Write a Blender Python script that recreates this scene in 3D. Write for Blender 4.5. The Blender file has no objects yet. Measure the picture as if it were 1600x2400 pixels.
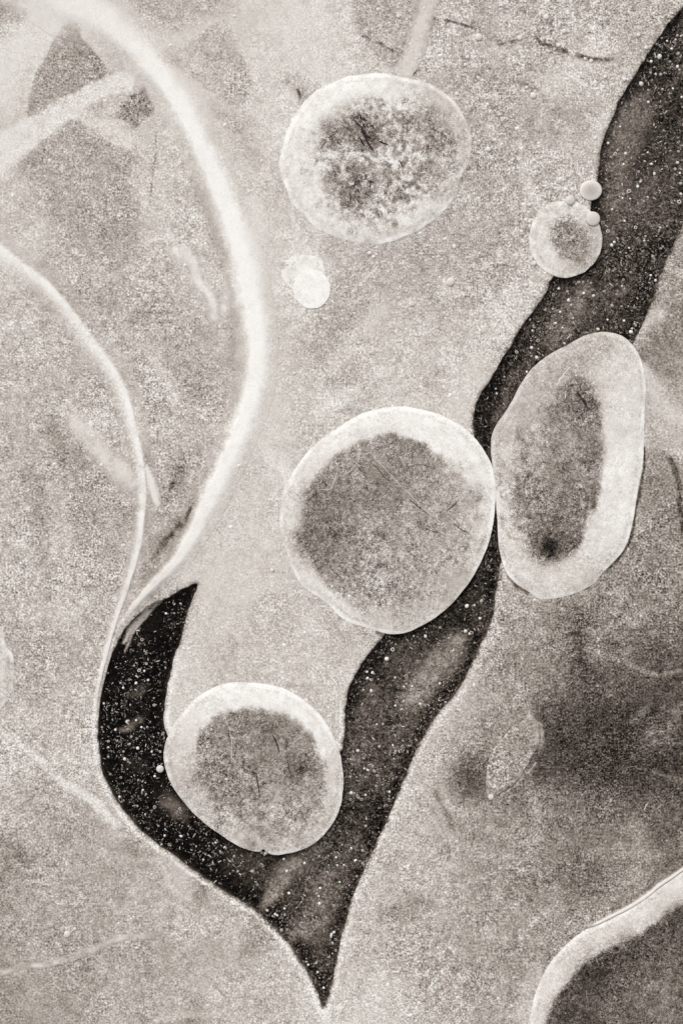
import bpy, math, random
import numpy as np

# ------------------------------------------------------------------ camera, sky, sun, exposure
S = 0.00025                       # metres for one photograph pixel: the view is 0.40 m x 0.60 m of ice
scene = bpy.context.scene
col = scene.collection
cam_d = bpy.data.cameras.new('camera'); cam = bpy.data.objects.new('camera', cam_d); col.objects.link(cam)
cam.location = (0, 0, 1.5)        # straight above the ice, looking down
cam_d.sensor_fit = 'VERTICAL'; cam_d.sensor_height = 36.0
cam_d.lens = 36.0 / 2 / (0.300 / 1.5)
cam_d.clip_start = 0.05; cam_d.clip_end = 500
scene.camera = cam

SUN_EL, SUN_AZ = math.radians(52), math.radians(-25)     # azimuth from +Y (top of the photo), negative = left
world = bpy.data.worlds.new('World'); scene.world = world; world.use_nodes = True
wn, wl = world.node_tree.nodes, world.node_tree.links
wn.clear()
sky = wn.new('ShaderNodeTexSky'); sky.sky_type = 'NISHITA'; sky.sun_disc = False
sky.sun_elevation = SUN_EL; sky.sun_rotation = SUN_AZ; sky.dust_density = 4.0
hs = wn.new('ShaderNodeHueSaturation'); hs.inputs['Saturation'].default_value = 0.06   # overcast: grey sky light
bg = wn.new('ShaderNodeBackground'); bg.inputs['Strength'].default_value = 0.10
wo = wn.new('ShaderNodeOutputWorld')
wl.new(sky.outputs[0], hs.inputs['Color']); wl.new(hs.outputs[0], bg.inputs['Color']); wl.new(bg.outputs[0], wo.inputs['Surface'])
sun_d = bpy.data.lights.new('sun', 'SUN'); sun_d.energy = 1.5; sun_d.angle = math.radians(40); sun_d.color = (1.0, 0.985, 0.96)
sun = bpy.data.objects.new('sun', sun_d); col.objects.link(sun)
from mathutils import Vector
sdir = Vector((math.sin(SUN_AZ) * math.cos(SUN_EL), math.cos(SUN_AZ) * math.cos(SUN_EL), math.sin(SUN_EL)))
sun.rotation_euler = sdir.to_track_quat('Z', 'Y').to_euler(); sun.location = sdir * 3

vs = scene.view_settings
vs.view_transform = 'Standard'; vs.look = 'None'; vs.gamma = 1.0; vs.use_curve_mapping = False
vs.exposure = 0.09
scene.render.engine = 'CYCLES'
rng = np.random.default_rng(7); random.seed(7)

# ------------------------------------------------------------------ numeric helpers (photo pixels u, v on the ice plane)
def sstep(a, b, x):
    t = np.clip((x - a) / (b - a + 1e-9), 0, 1); return t * t * (3 - 2 * t)

def _hash(ix, iy, seed):
    h = (ix.astype(np.int64) * 374761393 + iy.astype(np.int64) * 668265263 + seed * 974634757) & 0xFFFFFFFF
    h = ((h ^ (h >> 13)) * 1274126177) & 0xFFFFFFFF
    h = ((h ^ (h >> 16)) * 2246822519) & 0xFFFFFFFF
    return ((h ^ (h >> 15)) & 0xFFFF) / 65535.0

def vnoise(u, v, size, seed):
    x, y = u / size, v / size
    ix, iy = np.floor(x), np.floor(y); fx, fy = x - ix, y - iy
    fx = fx * fx * (3 - 2 * fx); fy = fy * fy * (3 - 2 * fy)
    a, b = _hash(ix, iy, seed), _hash(ix + 1, iy, seed)
    c, d = _hash(ix, iy + 1, seed), _hash(ix + 1, iy + 1, seed)
    return (a * (1 - fx) + b * fx) * (1 - fy) + (c * (1 - fx) + d * fx) * fy

def fbm(u, v, size, seed, octv=4, gain=0.55):
    s, a, tot = 0.0, 1.0, 0.0
    for k in range(octv):
        ca, sa = math.cos(0.6 * k), math.sin(0.6 * k)
        s = s + a * (vnoise(u * ca - v * sa, u * sa + v * ca, size, seed + k * 17) - 0.5)
        tot += a * 0.5; a *= gain; size *= 0.5
    return s / tot                                    # about -1..1, mostly +-0.5

def catmull(pts, n, closed=False):
    P = np.asarray(pts, float)
    P = np.vstack([P[-1], P, P[0], P[1]]) if closed else np.vstack([2 * P[0] - P[1], P, 2 * P[-1] - P[-2]])
    segs = len(P) - 3; out = []
    per = max(2, int(math.ceil(n / segs)))
    for i in range(segs):
        p0, p1, p2, p3 = P[i:i + 4]
        t = np.linspace(0, 1, per, endpoint=False)[:, None]
        out.append(0.5 * (2 * p1 + (p2 - p0) * t + (2 * p0 - 5 * p1 + 4 * p2 - p3) * t ** 2 + (3 * p1 - p0 - 3 * p2 + p3) * t ** 3))
    if not closed: out.append(P[-2][None, :])
    return np.vstack(out)

def poly_dist(u, v, P, closed=False):
    """distance to a polyline and the parameter 0..1 along it"""
    Q = np.vstack([P, P[:1]]) if closed else P
    best = np.full(u.shape, 1e18); par = np.zeros(u.shape); n = len(Q) - 1
    for i in range(n):
        ax, ay = Q[i]; dx, dy = Q[i + 1] - Q[i]
        L2 = dx * dx + dy * dy + 1e-12
        t = np.clip(((u - ax) * dx + (v - ay) * dy) / L2, 0, 1)
        d = (u - ax - t * dx) ** 2 + (v - ay - t * dy) ** 2
        m = d < best
        best[m] = d[m]; par[m] = (i + t[m]) / n
    return np.sqrt(best), par

def inside(u, v, P):
    r = np.zeros(u.shape, bool); n = len(P)
    for i in range(n):
        x1, y1 = P[i]; x2, y2 = P[(i + 1) % n]
        if y1 == y2: continue
        c = ((y1 > v) != (y2 > v)) & (u < (x2 - x1) * (v - y1) / (y2 - y1) + x1)
        r ^= c
    return r

def sdf(u, v, P):
    d, _ = poly_dist(u, v, P, True)
    return np.where(inside(u, v, P), -d, d)

def in_box(u, v, P, m):
    lo, hi = P.min(0) - m, P.max(0) + m
    return (u > lo[0]) & (u < hi[0]) & (v > lo[1]) & (v < hi[1])

def bilin(G, x, y):
    G = np.asarray(G, float)
    x = np.clip(x, 0, G.shape[1] - 1.001); y = np.clip(y, 0, G.shape[0] - 1.001)
    i, j = np.floor(y).astype(int), np.floor(x).astype(int); fy, fx = y - i, x - j
    fy = fy * fy * (3 - 2 * fy) * 0.5 + fy * 0.5; fx = fx * fx * (3 - 2 * fx) * 0.5 + fx * 0.5
    return (G[i, j] * (1 - fx) + G[i, j + 1] * fx) * (1 - fy) + (G[i + 1, j] * (1 - fx) + G[i + 1, j + 1] * fx) * fy

# ------------------------------------------------------------------ outlines traced from the photograph
CH = [(2060,-520),(1900,-230),(1790,20),(1700,270),(1640,440),(1600,530),(1580,566),(1560,612),(1540,668),(1514,740),(1486,800),
      (1440,880),(1330,980),(1245,1080),(1212,1180),(1192,1260),(1172,1325),(1167,1361),(1162,1397),(1152,1453),(1132,1504),
      (1106,1555),(1083,1602),(1055,1641),(1024,1677),(989,1733),(958,1799),(928,1876),(892,1957),(856,2034),(823,2115),(808,2171),
      (797,2215),(781,2294),(767,2345),(758,2362),(745,2330),(724,2289),(699,2248),(668,2207),(638,2171),(602,2136),(561,2110),
      (510,2080),(459,2044),(408,2008),(352,1967),(311,1927),(281,1891),(258,1850),(242,1814),(232,1768),(229,1728),(232,1661),
      (240,1610),(250,1565),(260,1535),(276,1504),(296,1470),(330,1436),(360,1414),(388,1402),(429,1379),(463,1368),(454,1397),(434,1458),
      (423,1504),(408,1540),(399,1586),(392,1610),(388,1651),(386,1702),(420,1760),(560,1880),(700,1860),(770,1790),(803,1748),
      (808,1666),(818,1612),(841,1565),(866,1530),(902,1489),(950,1460),(1020,1400),(1080,1300),(1108,1150),(1116,1060),
      (1110,1009),(1109,973),(1127,922),(1157,877),(1198,805),(1208,786),(1244,735),(1280,679),(1310,620),(1345,545),(1378,500),
      (1386,465),(1397,429),(1405,378),(1412,327),(1433,276),(1468,204),(1514,133),(1560,61),(1600,15),(1655,-70),(1760,-260),(1960,-520)]
CHP = catmull(CH, 700, True)
CHP = CHP + np.stack([fbm(CHP[:, 0], CHP[:, 1], 40, 3, 3) * 3.0, fbm(CHP[:, 0], CHP[:, 1], 40, 5, 3) * 3.0], 1)
CHP = CHP + np.stack([fbm(CHP[:, 0], CHP[:, 1], 9, 13, 2), fbm(CHP[:, 0], CHP[:, 1], 9, 14, 2)], 1) * 2.2

def circ(c, r, n=14, sx=1, sy=1):
    return [(c[0] + math.cos(i * 2 * math.pi / n) * r * sx, c[1] + math.sin(i * 2 * math.pi / n) * r * sy) for i in range(n)]

class Pocket:
    """a flat air pocket: radial outer and inner outline round one centre"""
    def __init__(s, key, c, outer, inner, **k):
        s.key, s.c, s.k = key, c, k
        s.O = s._rad(outer); s.I = s._rad(inner)
        s.seed = abs(hash(key)) % 1000 if False else sum(map(ord, key))
        s.rmax = s.O[1].max()
    def _rad(s, pts):
        P = catmull(pts, 240, True) - np.array(s.c)
        a = np.arctan2(P[:, 1], P[:, 0]); r = np.hypot(P[:, 0], P[:, 1])
        o = np.argsort(a); return a[o], r[o]
    def radii(s, th):
        ro = np.interp(th, s.O[0], s.O[1], period=2 * math.pi)
        ri = np.interp(th, s.I[0], s.I[1], period=2 * math.pi)
        w = s.k.get('wob', 2.0)
        x, y = np.cos(th) * 300, np.sin(th) * 300
        ro = ro + fbm(x, y, 45, s.seed, 3) * w
        ri = ri - s.k.get('shrink', 0)
        ri = ri + fbm(x, y, 70, s.seed + 9, 4) * w * 2.0
        return ro, np.minimum(ri, ro - 4)

# --- base tone of the frosted ice, every 200 px (rows v = 0..2400, columns u = 0..1600)
TONE = [[.78,.84,.77,.77,.83,.75,.69,.69,.72],
        [.83,.77,.82,.79,.82,.72,.69,.71,.72],
        [.77,.71,.77,.77,.77,.70,.71,.72,.70],
        [.78,.70,.73,.80,.74,.71,.72,.70,.62],
        [.77,.71,.68,.78,.71,.74,.78,.68,.52],
        [.71,.71,.70,.78,.77,.78,.80,.72,.70],
        [.71,.69,.66,.78,.78,.72,.67,.63,.58],
        [.71,.69,.70,.79,.74,.70,.65,.58,.50],
        [.71,.71,.78,.78,.77,.70,.57,.42,.36],
        [.74,.73,.73,.74,.74,.71,.50,.36,.36],
        [.65,.67,.68,.70,.70,.71,.60,.48,.41],
        [.63,.65,.67,.68,.70,.69,.62,.55,.48],
        [.61,.65,.68,.72,.74,.72,.65,.52,.50]]
GRAIN = [[.3,.2,.2,.3,.5,1.,1.1,1.1,.8],
         [.3,.7,.3,.5,.5,.9,1.,1.,.8],
         [.5,.9,.6,.5,.5,.9,.9,1.,.8],
         [.5,.9,.9,.4,.7,.9,.9,.9,.9],
         [.8,.9,.9,.5,.9,.8,.8,.9,.9],
         [.9,.9,.9,.5,.7,.6,.6,.9,.7],
         [.9,.9,.9,.4,.7,.9,.9,.9,.9],
         [1.,1.,.9,.4,.7,.9,1.,1.,1.],
         [1.,.9,.6,.6,.7,.9,1.,1.,1.],
         [.9,.8,.7,.7,.7,.9,1.1,1.1,1.],
         [.8,.8,.8,.8,.8,.9,1.1,1.,1.],
         [.8,.8,.8,.8,.8,1.,1.,1.,1.],
         [.7,.7,.8,.8,.8,1.,1.,1.,1.]]

# (points, half-widths, tone, softness, strength)
STROKES = [
    # broad pale ribs at upper left
    ([(-80,420),(0,358),(75,308),(160,252),(225,214),(290,190)], [48,44,32,24,20,22], .86, .25, .9),
    ([(0,150),(60,90),(130,40),(200,10)], [60,48,40,40], .85, .8, .8),
    ([(175,262),(240,300),(300,335)], [16,20,16], .83, .4, .8),
    ([(345,300),(365,400),(355,520)], [18,26,30], .78, 1., .55),
    ([(300,20),(400,100),(470,160)], [22,20,16], .82, .9, .55),
    ([(640,0),(690,90),(740,170),(790,200)], [70,60,60,40], .84, 1., .7),
    ([(540,60),(580,120),(640,190)], [14,18,20], .81, .9, .6),
    # glow along the outside of the long ridge
    ([(350,110),(455,230),(545,400),(610,560),(650,720),(650,880),(610,1020),(555,1170),(500,1290),(470,1380)],
     [40,44,50,52,50,50,52,52,50,40], .80, 1., .55),
    ([(470,1330),(540,1400),(480,1480),(440,1570),(430,1640)], [50,60,34,26,22], .81, 1., .6),
    ([(410,1560),(400,1610),(398,1680),(420,1640),(470,1600)], [22,20,16,20,20], .81, .9, .7),
    # dark seam hugging the inner side of the long ridge
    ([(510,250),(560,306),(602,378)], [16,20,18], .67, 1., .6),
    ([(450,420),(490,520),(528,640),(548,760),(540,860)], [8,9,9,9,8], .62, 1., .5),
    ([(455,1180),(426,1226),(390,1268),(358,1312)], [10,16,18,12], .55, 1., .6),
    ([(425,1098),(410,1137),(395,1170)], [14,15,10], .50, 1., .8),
    # verticals and smears
    ([(893,740),(898,860),(905,960)], [26,30,34], .80, 1., .6),
    ([(1150,960),(1090,960),(1000,945)], [26,26,20], .80, 1., .5),
    ([(1125,850),(1090,920),(1085,990)], [30,24,14], .80, 1., .6),
    ([(880,690),(885,740)], [10,14], .78, 1., .4),
    ([(1060,330),(1085,300),(1110,270)], [30,26,20], .62, 1., .4),
    ([(1110,60),(1180,100),(1270,80)], [5,5,5], .55, 1., .35),
    ([(1178,189),(1210,196),(1254,207)], [5,5,4], .48, 1., .55),
    ([(690,640),(740,560),(745,600)], [12,14,12], .80, 1., .4),
    # bottom left sheet
    ([(0,1712),(77,1768),(143,1830),(204,1865),(270,1930)], [7,8,8,10,12], .86, .9, 1.),
    ([(0,1660),(60,1600),(40,1500)], [20,12,10], .70, 1., .4),
    ([(20,1880),(60,1870),(110,1830),(90,1800)], [22,22,18,12], .62, 1., .5),
    ([(290,1985),(318,1998)], [12,12], .55, 1., .6),
    ([(375,2020),(400,2075),(440,2105)], [5,7,6], .80, 1., .6),
    ([(298,2120),(306,2170),(310,2200)], [5,6,5], .78, 1., .5),
    ([(0,1880),(40,1882),(60,1870)], [3,4,3], .80, 1., .6),
    ([(360,2390),(440,2378),(530,2372)], [7,7,5], .79, 1., .5),
    ([(60,1110),(90,1190),(90,1280),(110,1340)], [18,20,20,12], .58, 1., .45),
    ([(130,1150),(150,1300),(170,1430)], [18,22,20], .77, 1., .5),
    # right hand sheet
    ([(1535,930),(1580,990),(1640,1010)], [40,40,30], .75, 1., .65),
    ([(1572,1075),(1586,1126),(1596,1198),(1600,1260)], [5,6,5,5], .22, 1., .7),
    ([(1460,1235),(1500,1130),(1512,1070)], [10,12,10], .62, .9, .4),
    ([(1505,1030),(1509,1090),(1497,1150),(1487,1205),(1475,1262),(1450,1308),(1425,1332)], [2,2.5,3,3,3,3,2], .16, .9, .75),
    ([(1190,1345),(1212,1372),(1236,1392)], [5,6,4], .30, .9, .7),
    ([(885,1482),(905,1490),(930,1492)], [4,5,3], .30, .9, .6),
    ([(1450,1435),(1425,1470),(1400,1500),(1405,1535)], [3,3,3,3], .70, 1., .6),
    ([(1410,1535),(1470,1555),(1530,1580),(1600,1570)], [4,4,4,4], .64, 1., .6),
    ([(1090,1695),(1180,1692),(1225,1680),(1262,1705),(1262,1745)], [3,3,4,8,7], .70, 1., .65),
    ([(1255,1790),(1215,1830),(1170,1870)], [3,3,3], .70, 1., .6),
    ([(1250,1880),(1262,1950),(1240,2000)], [10,12,10], .68, 1., .4),
    ([(1480,1940),(1500,1960)], [18,18], .62, 1., .6),
    ([(1490,1690),(1510,1660)], [10,8], .55, 1., .5),
    ([(1020,1850),(1040,1900),(1058,1935)], [5,6,4], .46, 1., .6),
    ([(892,2284),(886,2330),(868,2400),(880,2460)], [18,28,42,40], .83, 1., .7),
    ([(757,2362),(764,2392),(772,2440)], [4,8,12], .95, .8, 1.),
    ([(1512,872),(1535,920),(1570,965),(1620,990)], [14,18,16,12], .80, 1., .8),
    ([(758,2385),(790,2400),(800,2440)], [14,22,30], .83, 1., .7),
    ([(1255,2270),(1235,2330),(1222,2400)], [16,22,24], .80, 1., .7),
    ([(1500,2045),(1440,2105),(1360,2150),(1300,2200)], [24,26,20,16], .66, 1., .5),
]
_r = random.Random(41)
for _ in range(90):                                   # clouds, smears and scratches of frost
    a_, b_ = _r.uniform(-40, 1640), _r.uniform(-40, 2440); g_ = _r.gauss(1.1 if a_ < 700 else -.9, .7); l_ = _r.uniform(40, 190); c_ = _r.gauss(0, .5)
    p_ = [(a_ + math.cos(g_ + c_ * t) * l_ * t, b_ + math.sin(g_ + c_ * t) * l_ * t) for t in (-.5, -.15, .2, .5)]
    w_ = _r.choice([2, 2.5, 3, 6, 12, 20, 30]); up = _r.random() < .6
    L_ = TONE[min(12, max(0, int(b_ / 200 + .5)))][min(8, max(0, int(a_ / 200 + .5)))] + (.10 if up else -.12)
    if a_ < 460 and b_ < 460: continue
    STROKES.insert(0, (p_, [w_ * .6, w_, w_ * .9, w_ * .4], L_, 1., .75 if w_ > 5 else .6))
PATCHES = [   # (polygon, tone, edge softness px, strength)
    ([(160,52),(187,62),(192,85),(222,120),(250,162),(238,182),(205,196),(175,228),(140,262),(72,274),(64,252),(84,182),(118,112)], .62, 4, 1.),
    ([(330,208),(350,232),(360,262),(318,297),(300,285),(268,268)], .58, 5, 1.),
    ([(44,372),(100,330),(165,276),(228,300),(282,328),(308,372),(303,440),(330,520),(280,640),(150,560),(110,500),(105,430),(62,420)], .65, 5, .85),
    ([(-40,0),(30,15),(64,36),(48,66),(0,95),(-40,110)], .65, 12, .85),
    ([(265,-20),(290,20),(300,75),(350,110),(420,70),(520,10),(520,-20)], .69, 24, .85),
    ([(362,128),(430,105),(500,60),(535,50),(560,110),(590,190),(560,250),(490,215),(440,170),(400,160)], .69, 8, .85),
    ([(425,108),(445,140),(470,180),(455,182),(400,150),(365,125)], .62, 10, .75),
    ([(838,-20),(985,-20),(965,60),(930,150),(880,130),(845,80),(835,30)], .67, 8, .85),
    ([(985,-20),(1060,40),(1010,110),(975,170),(960,150),(980,60)], .70, 9, .5),
    ([(656,190),(705,176),(746,203),(712,262),(698,232),(680,205)], .60, 8, .85),
    ([(632,200),(668,205),(690,240),(692,290),(670,320),(650,280)], .83, 14, .6),
    ([(1183,655),(1250,664),(1290,660),(1250,720),(1225,770),(1190,745)], .82, 12, .75),
    ([(1517,1058),(1558,1062),(1584,1120),(1596,1210),(1600,1400),(1500,1420),(1470,1380),(1485,1230),(1505,1130)], .53, 12, .7),
    ([(1320,1430),(1400,1425),(1410,1500),(1350,1520),(1315,1480)], .42, 40, .75),
    ([(1250,1690),(1330,1640),(1450,1630),(1600,1590),(1640,1790),(1500,1850),(1380,1830),(1280,1790)], .235, 56, .95),
    ([(1060,1800),(1100,1775),(1137,1788),(1137,1860),(1090,1870),(1060,1840)], .30, 34, .9),
    ([(1238,1775),(1290,1780),(1300,1815),(1250,1830)], .26, 16, .7),
    ([(1400,1545),(1480,1570),(1560,1600),(1640,1580),(1640,1640),(1480,1650),(1400,1600)], .34, 24, .6),
    ([(1130,1700),(1240,1700),(1262,1750),(1230,1790),(1140,1780)], .52, 24, .6),
    ([(1345,2050),(1400,2030),(1420,2080),(1360,2100)], .42, 26, .6),
    ([(200,1220),(260,1220),(280,1330),(230,1420),(180,1340)], .66, 30, .5),
    ([(560,1420),(680,1390),(700,1480),(640,1550),(560,1500)], .70, 30, .6),
    (circ((712, 655), 66, 12, .9, 1.1), .845, 30, .8),
    ([(1140,640),(1190,610),(1200,660),(1160,680)], .58, 14, .6),
    ([(380,780),(520,860),(540,960),(440,1000),(400,900)], .66, 30, .5),
]

def channel_sdf(u, v):
    out = np.full(u.shape, 400.0)
    m = in_box(u, v, CHP, 120)
    out[m] = sdf(u[m], v[m], CHP)
    return out

def apply_stroke(u, v, tone, grain, pts, w, L, soft, k, gk=0.6):
    P = catmull(pts, 28)
    ws = np.asarray(w, float)
    m = in_box(u, v, P, ws.max() * (1 + soft) + 14)
    if not m.any(): return
    uu, vv = u[m], v[m]
    d, t = poly_dist(uu + fbm(uu, vv, 30, 71, 3) * min(8, ws.max()), vv + fbm(uu, vv, 30, 72, 3) * min(8, ws.max()), P)
    hw = np.interp(t, np.linspace(0, 1, len(ws)), ws)
    a = k * (1 - sstep(hw * (1 - soft * .85), hw * (1 + soft), d))
    a *= np.clip(1 + fbm(uu, vv, 16, 77, 2) * .5, 0, 1.3)
    a = np.clip(a, 0, 1)
    tone[m] += (L - tone[m]) * a
    if L > tone.mean() + .05 and gk < 1: grain[m] *= 1 - a * (1 - gk)

def base_field(u, v, cs=None):
    """tone (whiteness of the frost), grain strength and relief of the plain ice sheet"""
    wu = u + fbm(u, v, 130, 11, 3) * 26; wv = v + fbm(u, v, 130, 12, 3) * 26
    tone = bilin(TONE, wu / 200, wv / 200)
    grain = bilin(GRAIN, wu / 200, wv / 200)
    b1 = fbm(u, v, 90, 21, 4); b2 = fbm(u, v, 26, 22, 3)
    b3 = fbm(u, v, 13, 23, 2); b4 = np.tanh(fbm(u, v, 170, 24, 4) * 2.2)
    tone = tone + (.35 + .65 * grain) * (b1 * .06 + b2 * .05 + b3 * .06 + b4 * .035)
    for P, L, soft, k in PATCHES:
        P = catmull(P, 46, True)
        m = in_box(u, v, P, soft + 14)
        if not m.any(): continue
        uu, vv = u[m], v[m]
        d = sdf(uu + fbm(uu, vv, 34, 31, 3) * 5, vv + fbm(uu, vv, 34, 32, 3) * 5, P)
        a = k * (1 - sstep(-soft, soft, d)) * np.clip(1 + fbm(uu, vv, 40, 33, 3) * .12, 0, 1.1)
        a = np.clip(a, 0, 1)
        tone[m] += (L + (b1[m] + b2[m]) * .03 - tone[m]) * a
        grain[m] += (1.0 - grain[m]) * a * .8
    if cs is None: cs = channel_sdf(u, v)
    # paler frost lining the banks of the dark channel
    vv = v
    lw = 18 + 34 * sstep(1450, 1700, vv) * (u > 700) + 34 * sstep(2080, 2300, vv) * (u < 780) + 14 * (u > 1000) * (vv < 700)
    edge = np.exp(-np.clip(cs, 0, 999) / lw) * np.clip(.75 + fbm(u, v, 60, 41, 2) * .5, 0, 1)
    target = np.where(vv > 2150, .82, np.where((u > 1200) & (vv < 800), .74, .79))
    far_right = sstep(1420, 1500, u) * sstep(500, 600, vv)
    a = np.clip(edge * 1.0, 0, .9) * (1 - far_right * .9)
    tone = tone + (target - tone) * a
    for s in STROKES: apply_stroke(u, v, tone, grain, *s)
    thin = np.exp(-np.clip(cs, 0, 99) / 4.2) * np.clip(.75 + fbm(u, v, 30, 43, 3) * .8, .15, 1.1) * (cs < 40)
    tone = tone - thin * .36 * np.where((u < 420) & (v > 1400), .5, 1.0); grain = grain + thin * .5
    lm = np.where(u < 790, sstep(1480, 1560, v), sstep(1450, 1600, v) * .6) * (cs < 60)
    line = np.exp(-((cs - 9) / 5.0) ** 2) * lm * np.clip(.75 + fbm(u, v, 50, 44, 2) * .6, 0, 1)
    tone = tone + (.93 - tone) * line * .95
    h = fbm(u, v, 240, 51, 3) * .0002 + b2 * .00006 + (tone - .7) * .0003
    return np.clip(tone, .03, .97), np.clip(grain, .05, 1.4), h

# ------------------------------------------------------------------ materials
def frost_material(name, rough=0.62, bump=0.45, spec=0.25, kgrain=0.46, fibre=0.0):
    m = bpy.data.materials.new(name); m.use_nodes = True
    N, K = m.node_tree.nodes, m.node_tree.links
    pb = N['Principled BSDF']; pb.inputs['Roughness'].default_value = rough
    pb.inputs['Specular IOR Level'].default_value = spec; pb.inputs['IOR'].default_value = 1.31
    def math_(op, a, b=None, clamp=False):
        n = N.new('ShaderNodeMath'); n.operation = op; n.use_clamp = clamp
        for i, x in enumerate((a, b)):
            if x is None: continue
            if isinstance(x, (int, float)): n.inputs[i].default_value = x
            else: K.new(x, n.inputs[i])
        return n.outputs[0]
    geo = N.new('ShaderNodeNewGeometry')
    at = N.new('ShaderNodeAttribute'); at.attribute_name = 'tone'
    ag = N.new('ShaderNodeAttribute'); ag.attribute_name = 'grain'
    def noise(scale, detail, rough_, dist=0.0, vec=None):
        n = N.new('ShaderNodeTexNoise'); n.noise_dimensions = '3D'
        n.inputs['Scale'].default_value = scale; n.inputs['Detail'].default_value = detail
        n.inputs['Roughness'].default_value = rough_; n.inputs['Distortion'].default_value = dist
        K.new(vec or geo.outputs['Position'], n.inputs['Vector'])
        return n.outputs['Fac']
    coarse = noise(150, 2, .6, 1.2)
    fine = noise(860, 3, .8, fibre)
    mid = noise(330, 3, .7, .4 + fibre)
    big = noise(16, 4, .65, .8)
    pt = noise(60, 3, .6)
    patchy = math_('MULTIPLY', math_('POWER', math_('ADD', math_('MULTIPLY', pt, .9), math_('MULTIPLY', big, 1.0)), 2.0), .75)
    g = math_('ADD', math_('MULTIPLY', math_('SUBTRACT', fine, .5), 1.65), math_('MULTIPLY', math_('SUBTRACT', mid, .5), .6))
    g = math_('ADD', g, math_('MULTIPLY', math_('SUBTRACT', coarse, .5), .35))
    amp = math_('MULTIPLY', ag.outputs['Fac'], math_('ADD', math_('MULTIPLY', patchy, 1.35), .12))
    g = math_('MULTIPLY', math_('MULTIPLY', g, amp), kgrain * 2.0)
    t = math_('MAXIMUM', math_('ADD', at.outputs['Fac'], g), .015)
    t = math_('MINIMUM', t, .965)
    lin = math_('POWER', t, 2.25)
    mx = N.new('ShaderNodeMix'); mx.data_type = 'RGBA'
    K.new(t, mx.inputs[0]); mx.inputs[6].default_value = (1.30, .985, .74, 1); mx.inputs[7].default_value = (1.0, .99, .966, 1)
    sc = N.new('ShaderNodeVectorMath'); sc.operation = 'SCALE'
    K.new(mx.outputs[2], sc.inputs[0]); K.new(lin, sc.inputs['Scale'])
    K.new(sc.outputs[0], pb.inputs['Base Color'])
    bp = N.new('ShaderNodeBump'); bp.inputs['Strength'].default_value = bump; bp.inputs['Distance'].default_value = .0006
    hgt = math_('MULTIPLY', math_('ADD', fine, mid), amp)
    K.new(hgt, bp.inputs['Height']); K.new(bp.outputs[0], pb.inputs['Normal'])
    return m

M_ICE = frost_material('frosted_ice')
M_BLACK = frost_material('clear_black_ice', rough=.4, bump=.2, spec=.12, kgrain=.5)
M_RIDGE = frost_material('packed_white_frost', rough=.7, bump=.25, spec=.15, kgrain=.26)
M_POCKET = frost_material('trapped_air_frost', rough=.6, bump=.4, spec=.2, kgrain=.30)
M_MEMBRANE = frost_material('crazed_membrane_ice', rough=.55, bump=.6, spec=.22, kgrain=.58, fibre=1.4)
M_BUBBLE = frost_material('bubble_ice', rough=.35, bump=.1, spec=.4, kgrain=.15)

# ------------------------------------------------------------------ mesh helpers
def w2(u, v): return (u - 800.0) * S, (1200.0 - v) * S

def make_mesh(name, V, F, tone, grain, smooth=True):
    me = bpy.data.meshes.new(name)
    V = np.asarray(V, np.float32)
    if isinstance(F, np.ndarray):
        nf, k = F.shape
        me.vertices.add(len(V)); me.vertices.foreach_set('co', V.ravel())
        me.loops.add(nf * k); me.loops.foreach_set('vertex_index', F.astype(np.int32).ravel())
        me.polygons.add(nf); me.polygons.foreach_set('loop_start', np.arange(0, nf * k, k, dtype=np.int32))
        me.update(calc_edges=True)
    else:
        me.from_pydata(V.tolist(), [], F)
    for nm, arr in (('tone', tone), ('grain', grain)):
        a = me.attributes.new(nm, 'FLOAT', 'POINT')
        a.data.foreach_set('value', np.broadcast_to(np.asarray(arr, np.float32), (len(V),)).copy())
    if smooth: me.polygons.foreach_set('use_smooth', np.ones(len(me.polygons), bool))
    me.validate()
    return me

def link(name, me, mat, parent=None, loc=(0, 0, 0)):
    o = bpy.data.objects.new(name, me); col.objects.link(o)
    if me is not None and not me.materials: me.materials.append(mat)
    o.location = loc
    if parent is not None: o.parent = parent
    return o

def tag(o, label=None, cat=None, group=None, kind=None):
    if label: o['label'] = label
    if cat: o['category'] = cat
    if group: o['group'] = group
    if kind: o['kind'] = kind
    return o

# ------------------------------------------------------------------ the ice sheet (one sheet, out to the far shore)
CELL = 3.0
FLOOR_Z = -0.004
def axis(a, b):
    core = np.arange(a, b + CELL, CELL)
    def grow(n):
        out, st, x = [], CELL, 0.0
        while x < 80000: st = min(st * 1.16, 30000); x += st; out.append(x)
        return np.array(out)
    g = grow(0)
    return np.concatenate([(core[0] - g)[::-1], core, core[-1] + g])
ax_u, ax_v = axis(-60, 1660), axis(-60, 2460)
U, Vv = np.meshgrid(ax_u, ax_v)
nu, nv = len(ax_u), len(ax_v)
u, v = U.ravel().copy(), Vv.ravel().copy()
cs = channel_sdf(u, v)
idx = np.arange(nu * nv).reshape(nv, nu)
Q = np.stack([idx[1:, :-1], idx[1:, 1:], idx[:-1, 1:], idx[:-1, :-1]], -1).reshape(-1, 4)
keep = (cs[Q] > CELL * .35).any(1)
Q = Q[keep]
near = np.zeros(nu * nv, bool); near[Q.ravel()] = True
fix = near & (cs < CELL * .35) & (cs > -60)
for _ in range(2):                                   # slide the rim vertices on to the channel's outline
    e = 1.0; fu, fv = u[fix], v[fix]
    c0 = sdf(fu, fv, CHP); gx = (sdf(fu + e, fv, CHP) - c0) / e; gy = (sdf(fu, fv + e, CHP) - c0) / e
    gl = np.maximum(np.hypot(gx, gy), .3)
    u[fix] = fu - c0 * gx / gl ** 2; v[fix] = fv - c0 * gy / gl ** 2
cs[fix] = 0
tone, grain, h = base_field(u, v, cs)
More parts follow.
